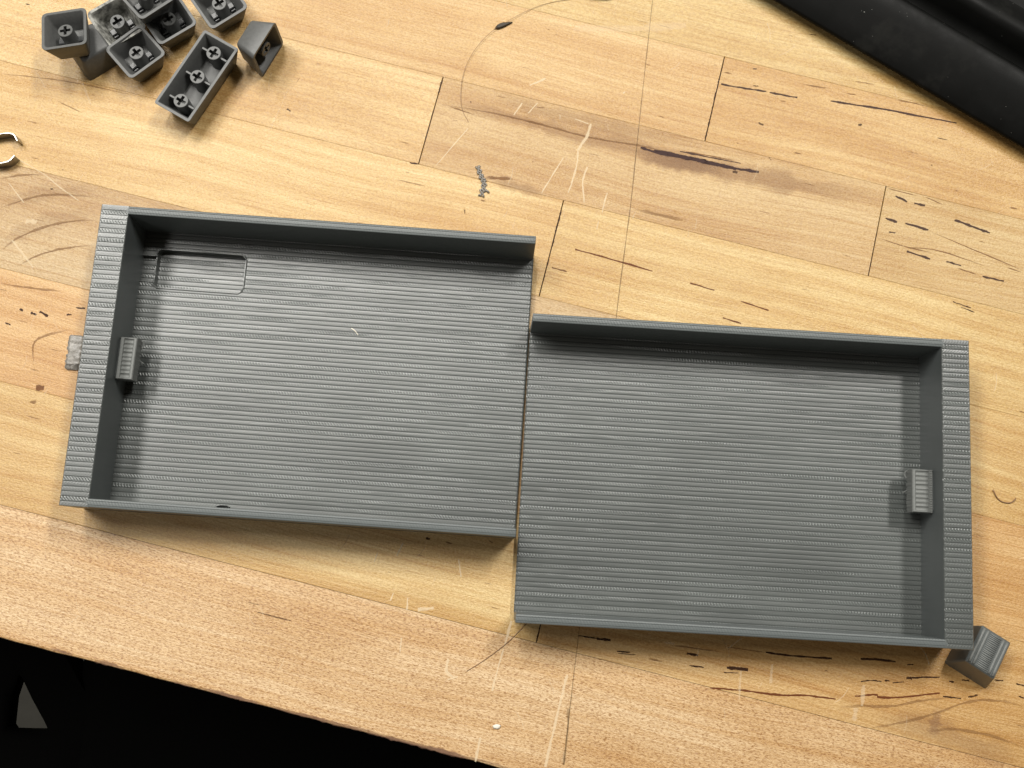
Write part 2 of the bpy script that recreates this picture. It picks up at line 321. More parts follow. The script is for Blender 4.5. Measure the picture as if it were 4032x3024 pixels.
STROKES = {
 'purple': [
  ([(200.1,231.9),(210.2,232.6),(219.1,233.5)], 0.8, 0.8),
  ([(220.5,233.4),(232.2,234.2)], 0.8, 0.8),
  ([(246.0,236.2),(267.1,238.2),(298.9,240.1)], 0.9, 0.8),
  ([(279.9,202.2),(285.0,201.2)], 1.1, 0.75),
  ([(288.0,201.2),(292.5,201.3)], 1.2, 0.75),
  ([(277.7,191.9),(282.6,191.5)], 1.1, 0.75),
  ([(286.0,191.8),(295.7,191.4)], 1.0, 0.75),
  ([(288.7,180.4),(298.6,179.4)], 1.1, 0.75),
  ([(305.4,198.3),(313.1,197.4),(320.5,196.6)], 1.1, 0.75),
  ([(305.2,180.1),(311.4,179.9)], 0.9, 0.75),
  ([(320.6,177.6),(329.4,177.9)], 0.9, 0.75),
  ([(280.1,186.4),(282.8,186.8)], 0.7, 0.75),
  ([(173.8,196.3),(182.2,195.9),(195.9,196.9),(205.6,197.0),(213.8,197.3),(223.3,198.2)], 1.5, 0.85),
  ([(189.9,198.7),(202.3,199.3),(215.3,200.1)], 0.8, 0.7),
  ([(179.5,196.5),(193.0,196.8),(205.2,196.9),(214.1,197.2)], 1.5, 0.85),
 ],
 'brown': [
  ([(232.8,240.5),(244.0,241.5)], 0.6, 0.6),
  ([(272.6,243.8),(282.2,244.4)], 0.6, 0.6),
  ([(200.1,237.3),(203.6,237.8)], 0.6, 0.6),
  ([(235.3,210.1),(238.8,210.4)], 0.6, 0.6),
  ([(253.8,247.4),(262.7,248.2)], 0.4, 0.6),
  ([(251.4,241.2),(256.1,241.7)], 0.4, 0.6),
  ([(276.7,183.0),(287.1,182.1),(298.6,182.3)], 0.5, 0.7),
  ([(296.4,191.0),(314.8,187.9),(336.5,184.2)], 0.45, 0.7),
  ([(291.8,205.1),(300.0,203.5)], 0.4, 0.7),
  ([(288.4,182.1),(301.8,183.8),(322.6,182.1)], 0.45, 0.7),
  ([(329.7,183.9),(336.0,183.4)], 0.5, 0.7),
  ([(275.3,204.8),(288.4,204.6)], 0.4, 0.7),
  ([(309.6,178.6),(318.5,177.8)], 0.5, 0.7),
  ([(326.2,209.3),(330.3,209.6)], 0.5, 0.7),
  ([(90.1,193.7),(111.7,195.4),(132.1,195.6),(152.6,195.2),(172.7,196.9),(182.8,197.3)], 0.7, 0.6),
  ([(92.9,193.7),(104.1,192.7)], 0.6, 0.6),
  ([(125.3,195.3),(133.4,195.7)], 0.6, 0.6),
  ([(127.7,202.5),(131.6,203.1)], 0.4, 0.6),
  ([(191.1,199.2),(213.3,200.6)], 0.6, 0.7),
  ([(115.9,167.9),(126.5,169.7)], 1.1, 0.8),
  ([(80.4,157.6),(92.5,157.8)], 0.5, 0.5),
  ([(178.0,169.7),(198.6,170.3)], 1.2, 0.4),
  ([(115.7,157.8),(117.9,157.8)], 0.7, 0.6),
  ([(-69.8,105.9),(-60.5,112.4),(-50.4,116.9),(-33.0,120.3)], 0.8, 0.45),
  ([(-63.9,88.9),(-58.7,96.1),(-49.7,103.2),(-39.9,108.1),(-30.8,110.9)], 0.8, 0.45),
  ([(-55.6,84.4),(-49.3,90.7),(-39.8,96.4),(-28.3,100.7)], 0.8, 0.45),
  ([(-36.2,48.1),(-39.0,55.6),(-36.8,59.9),(-27.3,65.5)], 0.8, 0.45),
  ([(-59.7,76.3),(-45.0,77.9),(-35.7,79.4)], 0.8, 0.45),
  ([(-73.8,117.7),(-65.8,121.4),(-58.0,123.6)], 0.8, 0.45),
  ([(-33.4,34.2),(-30.5,34.6)], 1, 0.6),
  ([(222.3,-1.8),(227.9,-1.6)], 0.5, 0.6),
  ([(230.1,5.3),(247.8,7.2)], 0.5, 0.6),
  ([(249.3,9.5),(265.1,11.2)], 0.4, 0.6),
  ([(295.8,-1.9),(304.9,1.1),(314.3,3.2),(327.8,9.0),(341.6,13.8)], 0.9, 0.35),
  ([(306.5,-7.1),(315.5,-3.5),(328.9,3.1),(344.2,12.5),(355.9,15.5),(364.4,15.3)], 0.9, 0.35),
  ([(329.9,-2.7),(339.0,0.9),(353.3,2.1),(366.8,0.8)], 0.9, 0.35),
  ([(136.9,21.5),(140.0,21.6)], 0.6, 0.6),
  ([(152.8,26.2),(154.8,25.7)], 0.5, 0.6),
  ([(-88.4,160.4),(-74.5,162.8),(-54.6,164.8),(-23.7,165.8)], 0.5, 0.4),
  ([(-62.0,155.2),(-50.7,152.8)], 0.5, 0.5),
  ([(29.6,187.7),(30.6,190.4)], 0.3, 0.4),
 ],
 'dark': [
  ([(211.5,241.9),(213.2,242.4)], 0.6, 0.85),
  ([(213.1,234.6),(215.4,235.0)], 0.6, 0.85),
  ([(292.3,231.6),(296.4,231.8)], 0.4, 0.85),
  ([(231.2,263.4),(234.2,263.7)], 0.4, 0.85),
  ([(218.7,219.2),(221.0,218.7)], 1.1, 0.6),
  ([(259.2,228.7),(260.7,229.4)], 1.1, 0.7),
  ([(291.7,219.2),(292.4,219.3)], 0.5, 0.85),
  ([(212.8,195.5),(214.8,195.9)], 1.6, 0.6),
  ([(310.7,164.2),(318.3,163.5)], 0.7, 0.85),
  ([(314.3,162.8),(319.9,162.1)], 0.5, 0.85),
  ([(83.9,165.9),(87.3,166.3)], 0.9, 0.95),
  ([(101.1,197.9),(101.6,197.7)], 0.6, 0.85),
  ([(226.0,205.5),(227.2,204.4)], 0.5, 0.4),
  ([(110.5,152.2),(111.1,150.6)], 0.6, 0.6),
  ([(-48.8,68.5),(-47.4,68.0)], 1.1, 0.9),
  ([(-44.2,68.2),(-41.7,67.7)], 1.1, 0.9),
  ([(-41.0,69.4),(-37.2,68.4)], 1.5, 0.9),
  ([(-30.4,70.8),(-28.5,71.3)], 0.8, 0.9),
  ([(-27.8,74.4),(-24.1,75.0)], 0.7, 0.9),
  ([(-52.6,61.7),(-50.1,61.4)], 0.7, 0.9),
  ([(-53.0,118.7),(-51.9,118.8)], 0.7, 0.7),
  ([(196.9,-0.0),(201.8,0.7)], 0.5, 0.9),
  ([(201.8,0.5),(206.9,1.4)], 1.3, 0.9),
  ([(210.2,-2.2),(214.7,-1.3)], 0.6, 0.9),
  ([(210.7,-2.7),(217.3,-1.6)], 0.5, 0.9),
  ([(236.1,3.5),(240.4,3.9)], 1.3, 0.9),
  ([(237.9,-0.5),(243.4,0.2)], 0.7, 0.9),
  ([(251.9,2.2),(259.9,3.5)], 1.4, 0.9),
  ([(251.2,0.2),(256.6,1.4)], 0.5, 0.9),
  ([(265.1,11.2),(275.5,12.5),(290.0,15.2)], 0.9, 0.9),
  ([(300.7,17.6),(307.3,19.1),(314.0,19.9)], 0.9, 0.9),
  ([(318.4,19.9),(320.7,20.5)], 0.6, 0.9),
  ([(302.3,9.5),(306.4,11.0),(310.0,11.4)], 0.6, 0.9),
  ([(311.1,12.1),(312.9,12.4)], 0.9, 0.9),
  ([(319.0,14.9),(321.0,15.5)], 1.2, 0.9),
  ([(321.0,15.7),(331.3,18.4)], 0.9, 0.9),
  ([(314.2,12.0),(318.4,13.4)], 0.5, 0.9),
  ([(333.7,11.8),(340.6,12.6)], 0.8, 0.8),
  ([(343.1,13.8),(346.6,15.5)], 0.7, 0.8),
  ([(335.0,17.8),(336.9,18.0)], 0.8, 0.8),
  ([(339.6,19.4),(342.5,19.9)], 0.8, 0.8),
  ([(351.8,22.5),(355.1,23.0)], 0.7, 0.8),
  ([(360.0,23.1),(363.1,23.2)], 0.8, 0.8),
  ([(361.7,18.8),(363.9,18.6)], 0.7, 0.8),
  ([(194.7,-0.0),(200.8,0.7)], 0.6, 0.85),
  ([(201.7,0.6),(206.8,1.3)], 1.3, 0.95),
  ([(210.2,-2.1),(215.0,-1.2)], 0.6, 0.85),
  ([(129.3,21.1),(131.0,21.2)], 1.2, 0.9),
  ([(75.0,-21.1),(82.1,-21.2),(87.9,-21.1)], 0.6, 0.5),
  ([(70.5,-18.4),(74.7,-18.4)], 0.5, 0.35),
  ([(29.2,175.8),(30.9,175.0)], 1.0, 0.8),
  ([(-88.4,192.8),(-86.6,192.8)], 0.8, 0.8),
  ([(-51.1,127.6),(-50.5,127.6)], 0.5, 0.85),
 ],
 'stain': [
  ([(169.0,192.8),(182.9,193.1),(203.3,194.8),(223.8,196.1),(244.4,197.1),(274.7,199.2)], 7, 0.45),
  ([(172.1,194.3),(182.7,193.4),(196.5,194.1),(211.5,195.1)], 6, 0.55),
  ([(90.0,194.4),(111.7,195.4),(132.1,195.3),(152.8,194.2),(179.5,196.5),(206.6,196.7)], 5, 0.35),
  ([(112.2,166.7),(126.2,170.0)], 2.0, 0.5),
  ([(109.8,202.5),(130.6,201.4),(157.9,201.3),(198.2,203.9)], 6, 0.25),
  ([(118.0,166.5),(129.5,166.9),(141.3,166.0)], 3.5, 0.4),
  ([(-70.3,107.3),(-60.7,113.0),(-48.7,118.7),(-33.6,121.8)], 5, 0.2),
  ([(-64.6,90.7),(-58.1,98.7),(-46.9,106.4),(-31.6,113.5)], 6, 0.2),
  ([(333.0,7.4),(332.6,1.6),(332.4,-4.0)], 4, 0.45),
  ([(310.6,-3.4),(329.5,-0.6),(349.4,-3.5),(367.5,-4.2)], 8, 0.3),
 ],
 'red': [
  ([(206.0,145.2),(216.2,144.7)], 0.7, 0.8),
  ([(227.5,142.9),(239.1,142.1)], 0.7, 0.8),
  ([(221.8,134.5),(229.4,134.0)], 0.7, 0.8),
  ([(157.9,147.3),(168.8,147.0),(190.2,146.3)], 0.8, 0.85),
  ([(150.6,137.5),(156.8,137.4)], 0.8, 0.6),
  ([(-32.7,40.2),(-29.6,40.7)], 2.6, 0.6),
  ([(247.4,-6.5),(260.3,-4.4),(272.4,-2.9),(284.3,-0.3),(294.3,0.9)], 0.8, 0.9),
  ([(301.2,3.7),(308.8,6.2),(310.2,5.6),(317.6,7.4),(332.3,12.7)], 0.8, 0.9),
 ],
 'pale': [
  ([(122.0,202.8),(119.9,196.7)], 0.6, 0.7),
  ([(128.1,204.4),(125.5,199.0)], 0.5, 0.7),
  ([(151.5,201.1),(151.4,196.0),(149.1,188.5)], 1.0, 0.7),
  ([(149.1,188.5),(150.1,182.7),(150.0,174.8),(149.6,169.8)], 0.7, 0.7),
  ([(144.1,184.0),(139.1,167.0)], 0.6, 0.7),
  ([(154.6,182.5),(154.2,175.9),(156.8,167.4)], 0.8, 0.7),
  ([(128.8,215.8),(123.1,211.1)], 0.9, 0.7),
  ([(103.1,186.2),(94.5,167.4)], 0.4, 0.7),
  ([(165.1,173.8),(164.8,169.5)], 0.5, 0.7),
  ([(162.0,218.4),(161.4,217.4)], 0.7, 0.7),
  ([(144.9,201.5),(150.6,200.8)], 0.4, 0.7),
  ([(134.8,240.7),(158.4,246.6),(180.2,254.1)], 3, 0.3),
  ([(164.8,172.7),(164.9,165.1)], 0.6, 0.6),
  ([(164.3,161.3),(164.4,157.5)], 0.5, 0.5),
  ([(-60.9,94.4),(-54.8,90.1),(-49.2,85.8)], 0.7, 0.6),
  ([(-68.5,127.1),(-58.2,124.2),(-49.1,120.1),(-40.4,116.8)], 0.45, 0.6),
  ([(-69.7,116.7),(-61.3,110.5)], 0.5, 0.6),
  ([(-58.2,103.4),(-53.8,104.1)], 1.8, 0.6),
  ([(168.8,-0.9),(168.4,-10.4)], 0.9, 0.7),
  ([(168.4,-11.4),(168.0,-20.9),(168.0,-27.5)], 0.7, 0.7),
  ([(193.9,-15.0),(193.8,-23.5),(193.7,-37.2),(193.9,-49.1)], 1.0, 0.7),
  ([(167.9,-44.8),(168.2,-53.5)], 1.0, 0.7),
  ([(130.1,-17.0),(130.9,-22.3)], 0.6, 0.7),
  ([(128.5,-2.1),(129.4,-6.8)], 0.6, 0.7),
  ([(143.5,16.6),(146.1,10.3)], 0.5, 0.7),
  ([(122.4,-4.9),(122.7,-1.7)], 0.5, 0.7),
  ([(121.4,17.3),(120.3,12.0)], 0.5, 0.7),
  ([(149.0,-20.1),(149.7,-24.8),(153.2,-26.4)], 1.2, 0.7),
  ([(150.7,-27.6),(154.2,-25.5)], 0.6, 0.7),
  ([(133.3,-5.5),(139.0,-3.4)], 1.2, 0.7),
  ([(112.6,7.6),(112.9,11.4)], 0.4, 0.7),
  ([(257.3,2.4),(258.9,-8.1)], 0.7, 0.4),
  ([(268.4,7.6),(269.3,0.6)], 1.2, 0.4),
  ([(303.7,8.5),(304.5,0.9)], 1.2, 0.4),
  ([(255.1,14.1),(251.1,9.4)], 0.5, 0.4),
  ([(226.9,5.5),(230.6,5.8)], 0.8, 0.4),
  ([(302.3,-0.3),(302.6,-5.0)], 1.4, 0.4),
  ([(240.3,6.1),(239.9,3.5)], 0.5, 0.4),
  ([(-54.8,165.4),(-48.5,157.1)], 0.6, 0.35),
  ([(-61.4,146.3),(-68.0,152.1)], 0.4, 0.35),
  ([(-75.6,166.2),(-68.6,159.3)], 0.4, 0.35),
  ([(24.9,164.0),(27.5,184.6)], 0.3, 0.35),
 ],
 'pencil': [
  ([(164.0,261.6),(171.1,204.7),(175.3,171.9),(180.3,124.7),(194.7,-0.2),(197.7,-25.7),(200.3,-46.7)], 0.45, 0.75),
  ([(197.3,-26.7),(199.0,-35.8),(200.3,-46.7)], 1.0, 0.5),
 ],
}
def stave_at(x, y):
    for x0, x1, y0, y1, o in staves:
        if x0 <= x <= x1 and y0 <= y <= y1: return o
    return None
rw = random.Random(21)
for _ in range(170):        # fine handling scratches all over the bench
    x, y = rw.uniform(-95, 365), rw.uniform(-50, 290); a = rw.gauss(1.25, 0.5) * rw.choice((1, 1, 1, -1)); l = rw.uniform(1.5, 9)
    STROKES['pale'].append(([(x, y), (x + l * 0.5 * math.cos(a), y + l * 0.5 * math.sin(a)), (x + l * math.cos(a + 0.15), y + l * math.sin(a + 0.15))], rw.uniform(0.2, 0.45), rw.uniform(0.15, 0.5)))
for _ in range(150):        # small pores and ticks along the grain
    x, y = rw.uniform(-95, 365), rw.uniform(-4, 290); l = rw.uniform(0.8, 6)
    STROKES['brown'].append(([(x, y), (x + l, y + rw.uniform(-0.05, 0.05) * l)], rw.uniform(0.2, 0.45), rw.uniform(0.2, 0.6)))
for _ in range(26):         # grime worn into the front edge
    x = rw.uniform(-20, 210); l = rw.uniform(4, 22)
    STROKES['stain'].append(([(x, -52.9), (x + l / 2, -52.8 + rw.uniform(-0.3, 0.3)), (x + l, -52.9)], rw.uniform(0.5, 1.3), rw.uniform(0.5, 1.0)))
for jx, ja, jb in ((198.9, 206.4, 243.8), (87.5, 166.6, 205.0), (275.4, 166.6, 205.2), (148.5, 125.2, 165.6), (179.8, -6.0, 4.0)):   # crumbling glue in the end joints
    y = ja
    while y < jb - 2:
        l = rw.uniform(2.0, 9.0); y2 = min(jb, y + l)
        if rw.random() < 0.75: STROKES['dark'].append(([(jx, y), (jx + rw.uniform(-0.12, 0.12), (y + y2) / 2), (jx, y2)], rw.uniform(0.35, 0.95), rw.uniform(0.5, 0.9)))
        y = y2
marks = {}
lift = {'stain': 0.010, 'brown': 0.016, 'purple': 0.022, 'red': 0.022, 'dark': 0.028, 'pencil': 0.034, 'pale': 0.040}
for kind, lst in STROKES.items():
    for pts, wd, al in lst:
        mid = pts[len(pts) // 2]
        host = bench if kind == 'pencil' else stave_at(*mid)
        if host is None: host = stave_at(*pts[0]) or bench
        rec = marks.setdefault((host.name, kind), (host, [], [], [], []))
        V, F, A, K = rec[1:]
        Q = smooth_pts([(x, y, 0) for x, y in pts], 5) if len(pts) > 2 else [Vector((*pts[0], 0)).lerp(Vector((*pts[1], 0)), k / 5) for k in range(6)]
        n = len(Q); b = len(V)
        for i, q in enumerate(Q):
            t = (Q[min(i + 1, n - 1)] - Q[max(i - 1, 0)]).normalized(); s = Vector((-t.y, t.x, 0))
            e = 1.0 if kind == 'pencil' else min(1.0, (0.2 if kind in ('stain', 'brown') else 0.6) + 3.0 * min(i, n - 1 - i) / max(1, n - 1))
            wob = random.uniform(0.6, 1.4) * wd * 0.5 * (0.55 + 0.45 * e) * (0.8 if kind == 'pencil' else ({'dark': 0.68, 'purple': 0.85, 'red': 0.8}.get(kind, 1.0)))
            jit = s * random.uniform(-0.12, 0.12) * min(wd, 1.0)
            ea = min(1.0, al * {'stain': 0.6, 'pencil': 0.55, 'pale': 0.75, 'purple': 1.05, 'dark': 1.0}.get(kind, 1.0))
            z = lift[kind] + 0.001 * (len(V) % 7) / 7.0
            for f, a in ((-1.0, 0.0), (-0.4, 0.9), (0.4, 0.9), (1.0, 0.0)):
                V.append(q + jit + s * wob * f * 1.5 + Vector((0, 0, z))); A.append(a * min(1.0, 0.35 + e)); K.append(ea * (e if kind in ('stain', 'brown') else 1.0))
        for i in range(n - 1):
            for k in range(3):
                a = b + i * 4 + k; F.append((a, a + 1, a + 5, a + 4))
for (hn, kind), (host, V, F, A, K) in marks.items():
    me = bpy.data.meshes.new(MARK_NAME[kind])
    me.from_pydata([v * MM for v in V], [], F)
    at = me.attributes.new('fade', 'FLOAT', 'POINT'); at.data.foreach_set('value', A)
    at = me.attributes.new('ink', 'FLOAT', 'POINT'); at.data.foreach_set('value', K)
    me.materials.append(MARK[kind])
    o = bpy.data.objects.new(MARK_NAME[kind], me); C.objects.link(o); o.parent = host
    o['kind'] = 'stuff'
# ------------------------------------------------------------------ the two printed trays
D, H, ZF, WX, WY, PITCH = 113.66, 23.95, 3.40, 10.53, 3.23, 1.8
def groove(y, depth=0.24):
    f = (y / PITCH) % 1.0
    e = min(f, 1 - f) * PITCH          # distance to the nearest joint between two stripes
    if e < 0.16: return -depth * (1 - e / 0.16)
    return 0.03 * math.sin(math.pi * f)
def stripe_ys(y0, y1):
    ys = {round(y0, 4), round(y1, 4)}
    k = math.floor(y0 / PITCH)
    while k * PITCH <= y1:
        for d in (-0.16, 0.0, 0.16, 0.55, 0.9, 1.25):
            y = k * PITCH + d
            if y0 + 0.02 < y < y1 - 0.02: ys.add(round(y, 4))
        k += 1
    return sorted(ys)
def rr_in(x, y, x0, x1, y0, y1, r):
    dx = max(x0 + r - x, x - (x1 - r), 0); dy = max(y0 + r - y, y - (y1 - r), 0)
    return (x0 <= x <= x1 and y0 <= y <= y1) and math.hypot(dx, dy) <= r + 1e-6
def wall_bm(x0, x1, yo, yi, side):
    """a wall 0..H running along x, its top edges rounded and its top made of two beads and fine grooves"""
    wdt = abs(yi - yo); s = 1 if yi > yo else -1
    prof = [(0, 0), (0, H - 0.5), (0.15, H - 0.15), (0.5, H), (0.78, H), (0.88, H - 0.2), (0.98, H),
            (wdt / 2, H + 0.04), (wdt - 0.98, H), (wdt - 0.88, H - 0.2), (wdt - 0.78, H), (wdt - 0.5, H), (wdt - 0.15, H - 0.15), (wdt, H - 0.5), (wdt, 0)]
    bm = bmesh.new(); n = 24; loops = []
    xs = [x0 + (x1 - x0) * i / n for i in range(n)] + [x1 - 0.35, x1 - 0.1, x1]
    for x in xs:
        ins = 0.0 if x < x1 - 0.3 else (0.0 if x < x1 - 0.2 else (0.1 if x < x1 - 0.05 else 0.35))
        bow = 0.05 * math.sin((x - x0) * 0.021)
        loops.append([(x, yo + s * (min(max(p, ins), wdt - ins) + bow * (0 if p in (0, wdt) else 1)), z - (ins if z > 1 else 0)) for p, z in prof])
    add_loops(bm, loops, True, True, True)
    return bm
def make_tray(mirror, L, has_pocket, label):
    root = empty('printed_tray', (0, 0, 0), 0, label, 'tray', 'grey printed trays')
    def M(bm):
        if mirror: bmesh.ops.transform(bm, matrix=Matrix.Translation((L, 0, 0)) @ Matrix.Diagonal((-1, 1, 1, 1)), verts=bm.verts[:])
        return bm
    # base plate with raster stripes; the pocket for a module is sunk into the left tray's plate
    def zf(x, y):
        z = ZF + groove(y)
        if has_pocket:
            if rr_in(x, y, 16.4, 51.0, 88.0, 103.2, 2.2): return z - 3.05
            if abs(x - 16.1) < 0.32 and 90.2 < y < 100.4: return ZF - 0.2
            if rr_in(x, y, WX - 5, 19, 90.2, 100.4, 1.2): return z - 1.7
            if rr_in(x, y, 15.7, 51.6, 87.4, 103.8, 2.8): return ZF + 0.48
            if rr_in(x, y, WX - 5, 19, 89.7, 100.9, 1.5): return ZF + 0.42
            if (x - 53.4) ** 2 / 2.2 ** 2 + (y - 4.0) ** 2 / 0.75 ** 2 < 1.0 + 0.35 * math.sin(x * 7): return z - 3.0
        return z
    xs = [WX - 0.5]
    if has_pocket:
        x = WX
        while x < 58: xs.append(x); x += 0.36
    xs += [x for x in (60, 75, 90, 105, 120, 135, 150, L - 0.5)] + [L]
    ys = stripe_ys(WY - 0.5, D - WY + 0.5)
    if has_pocket: ys = sorted(set(ys) | {round(86.5 + 0.35 * k, 3) for k in range(50)})
    def zedge(x, y): return zf(x, y) - (0.28 if x >= L - 0.01 else 0.0)
    bm = bmesh.new(); heightfield(bm, sorted(set(xs)), ys, zedge, 0.03)
    obj('base_plate', M(bm), M_print, root)
    # thick end wall, its top striped like the plate
    bm = bmesh.new()
    def zr(x, y):
        e = min(x, WX - x, y, D - y)
        return H + groove(y, 0.24) * (1 if e > 0.3 else 0) - (0.28 if e < 0.05 else 0.0)
    heightfield(bm, [0, 0.3, 0.7, 1.0, 5, WX - 0.9, WX - 0.5, WX - 0.25, WX], sorted(set(stripe_ys(0.0, D)) | {0.3, D - 0.3}), zr, 0.0)
    ew = obj('end_wall', M(bm), M_print, root)
    ew.data.materials.append(M_wall)
    for p in ew.data.polygons:
        if abs(p.normal.z) < 0.3 and (abs(p.normal.x) > 0.9 or p.center.z < (H - 1) * MM): p.material_index = 1
    obj('back_wall', M(wall_bm(WX - 1.0, L - 0.15, D - 0.02, D - WY, 1)), M_wallrim, root, 40)
    obj('front_wall', M(wall_bm(WX - 1.0, L - 0.15, 0.02, WY, -1)), M_wallrim, root, 40)
    # latch tab standing out of the end wall
    bm = bmesh.new()
    wt = 7.6 if mirror else 6.3
    def zt(x, y):
        u, v = x - WX - 0.45, y - 48.6
        z = 16.2 - 0.10 * max(0.0, u - 4)
        if min(u, wt - u, v, 16.1 - v) < 0.05: return z - 0.35
        if 1.5 < u < wt - 1.1 and 0.6 < v < 15.5:
            f = ((v - 0.6) / 1.66) % 1.0
            z -= 0.55 * math.sin(math.pi * f) ** 0.6 + 0.1
        elif mirror and u < 1.2: z -= 0.25 * math.sin(v * 3.6) ** 2
        return z
    heightfield(bm, [WX + 0.45 + q for q in (0, 0.3, 0.9, 1.45, 1.6, 2.6, 3.8, wt - 1.5, wt - 1.0, wt - 0.3, wt)], [48.6 + 16.1 * k / 64 for k in range(65)], zt, 10.5)
    low = [v for v in bm.verts if abs(v.co.z - 10.5) < 1e-4]
    for v in low: v.co.z += random.uniform(-0.9, 0.5); v.co.x += random.uniform(-0.1, 0.15)
    tab = obj('latch_tab', M(bm), M_tab, root)
    bm = bmesh.new(); add_box(bm, WX - 1.0, WX + 1.2, 49.6, 63.8, 10.8, 15.2)
    obj('tab_root', M(bm), M_wall, tab)
    bm = bmesh.new()
    e = WX + 0.45 + wt
    add_tube(bm, smooth_pts([(e - 0.2, 64.3, 11.0), (e + 0.5, 64.0, 10.4), (e + 0.6, 62.6, 10.2), (e + 0.1, 61.5, 10.6)], 4), 0.32, 6)
    add_tube(bm, smooth_pts([(e - 0.1, 57.0, 10.6), (e + 0.8, 56.4, 10.0), (e + 1.5, 56.0, 10.1)], 4), 0.26, 6)
    obj('stray_strand', M(bm), M_tab, tab, True)
    return root
def wallrim_material():
    t = NT('grey_print_rim'); p = t.coords(); sx = t.n('SeparateXYZ'); t.link(p, sx.inputs[0])
    geo = t.n('NewGeometry'); nz = t.n('SeparateXYZ'); t.link(geo.outputs['Normal'], nz.inputs[0])
    top = t.ramp(nz.outputs[2], [(0.5, 0.0), (0.8, 1.0)])
    ph = t.math('ADD', t.math('DIVIDE', sx.outputs[0], 1.12), t.math('MULTIPLY', sx.outputs[1], 0.55))
    st = t.math('MULTIPLY', t.math('SINE', t.math('MULTIPLY', ph, 6.2832)), top)
    lay = t.math('SINE', t.math('MULTIPLY', sx.outputs[2], 6.2832 / 0.3))
    h = t.math('ADD', t.math('ADD', st, t.math('MULTIPLY', lay, 0.12)), t.math('MULTIPLY', t.noise(t.vmul(p, (0.5, 2.0, 2.0)), 1.0, 2.0), 0.7))
    return t.set(Base_Color=(0.104, 0.117, 0.117), Normal=t.bump(h, 0.5, 0.05), Roughness=0.42, Specular_IOR_Level=0.45)
M_wallrim = wallrim_material()
M_tab = plain('grey_print_tab', (0.145, 0.152, 0.146), 0.5, 0.4, bump=0.5, bscale=1.5, var=0.2)
make_tray(False, 165.0, True, 'grey printed tray with a sunken rounded pocket in its upper left corner')
t2 = make_tray(True, 164.87, False, 'grey printed tray without pocket, thick end wall beside the small printed block')
t2.location = (166.54 * MM, -30.11 * MM, 0); t2.rotation_euler = (0, 0, 0.0096)
# ------------------------------------------------------------------ keycaps
def stem_bm(x, y, z0, z1, r=2.95):
    bm = bmesh.new(); n = 28
    ring = [(x + r * math.cos(2 * math.pi * k / n), y + r * math.sin(2 * math.pi * k / n)) for k in range(n)]
    ringi = [(x + (r - 0.15) * math.cos(2 * math.pi * k / n), y + (r - 0.15) * math.sin(2 * math.pi * k / n)) for k in range(n)]
    rows = add_loops(bm, [[(a, b, z0) for a, b in ring], [(a, b, z1 - 0.15) for a, b in ring], [(a, b, z1) for a, b in ringi]], True, True, False)
    a, b = 2.1, 0.62
    plus = [(a, -b), (a, b), (b, b), (b, a), (-b, a), (-b, b), (-a, b), (-a, -b), (-b, -b), (-b, -a), (b, -a), (b, -b)]
    t_ = [bm.verts.new((x + p, y + q, z1)) for p, q in plus]; l_ = [bm.verts.new((x + p, y + q, z1 - 2.6)) for p, q in plus]
    edges = []
    for i in range(12):
        j = (i + 1) % 12
        bm.faces.new((t_[i], l_[i], l_[j], t_[j])); edges.append(bm.edges.get((t_[i], t_[j])))
    bm.faces.new(l_)
    top = rows[-1]
    edges += [bm.edges.get((top[i], top[(i + 1) % n])) for i in range(n)]
    bmesh.ops.triangle_fill(bm, use_beauty=True, edges=edges)
    return bm
def make_keycap(label, hx=9.0, hy=9.0, tx=6.1, ty=6.4, h=10.0, stems=((0, 0),), r=1.6, group='loose keycaps'):
    root = empty('keycap', (0, 0, 0), 0, label, 'keycap', group)
    bm = bmesh.new()
    wl = 1.35
    def lv(f, z, ins=0.0, rr=0.0): return rrect(tx + (hx - tx) * f - ins, ty + (hy - ty) * f - ins, max(0.25, r + 0.5 * f - ins * 0.6 + rr), z)
    loops = [lv(0, 0.0, 0.7), lv(0.02, 0.18, 0.25), lv(0.08, 0.7, 0.0), lv(0.5, h * 0.5), lv(0.97, h - 0.25), lv(1, h, 0.15),
             lv(1, h, wl - 0.15), lv(0.97, h - 0.25, wl), lv(0.5, h * 0.5, wl), lv(0.15, 2.0, wl + 0.1), lv(0.1, 1.6, wl + 0.6)]
    add_loops(bm, loops, True, True, True)
    obj('shell', bm, M_cap, root, 32)
    for sx, sy in stems:
        s = obj('stem', stem_bm(sx, sy, 1.4, h - 1.0), M_cap, root, 35)
        if len(stems) == 1:
            bm = bmesh.new()
            for q in (-1, 1):
                x0, x1 = sorted((q * 2.5, q * (tx - 0.9)))
                add_box(bm, x0, x1, -1.3, 1.3, 1.5, 3.4, 0.3); add_box(bm, x0 + 0.3, x1 - 0.3, -2.2, -1.5, 1.5, 2.6, 0.2)
            obj('rib', bm, M_capgloss, s)
        else:
            bm = bmesh.new()
            add_box(bm, sx - hx + wl + 1.2, sx - 2.4, sy - 0.35, sy + 0.35, 1.4, h - 2.2); add_box(bm, sx + 2.4, sx + hx - wl - 1.2, sy - 0.35, sy + 0.35, 1.4, h - 2.2)
            obj('rib', bm, M_cap, s)
    return root
def place(o, loc, rot):
    o.location = Vector(loc) * MM; o.rotation_euler = rot.to_euler() if isinstance(rot, Matrix) else rot
    return o
def axis_rot(zdir, spin):
    """orientation whose z axis is zdir, then spun about it"""
    z = Vector(zdir).normalized()
    q = Vector((0, 0, 1)).rotation_difference(z)
    return q.to_matrix() @ Matrix.Rotation(math.radians(spin), 3, 'Z')
RAD = math.radians
place(make_keycap('leftmost grey keycap lying open, stacked on top of another keycap'), (-25.4, 183.8, 10.0), axis_rot((-0.07, 0.17, 1), 13))
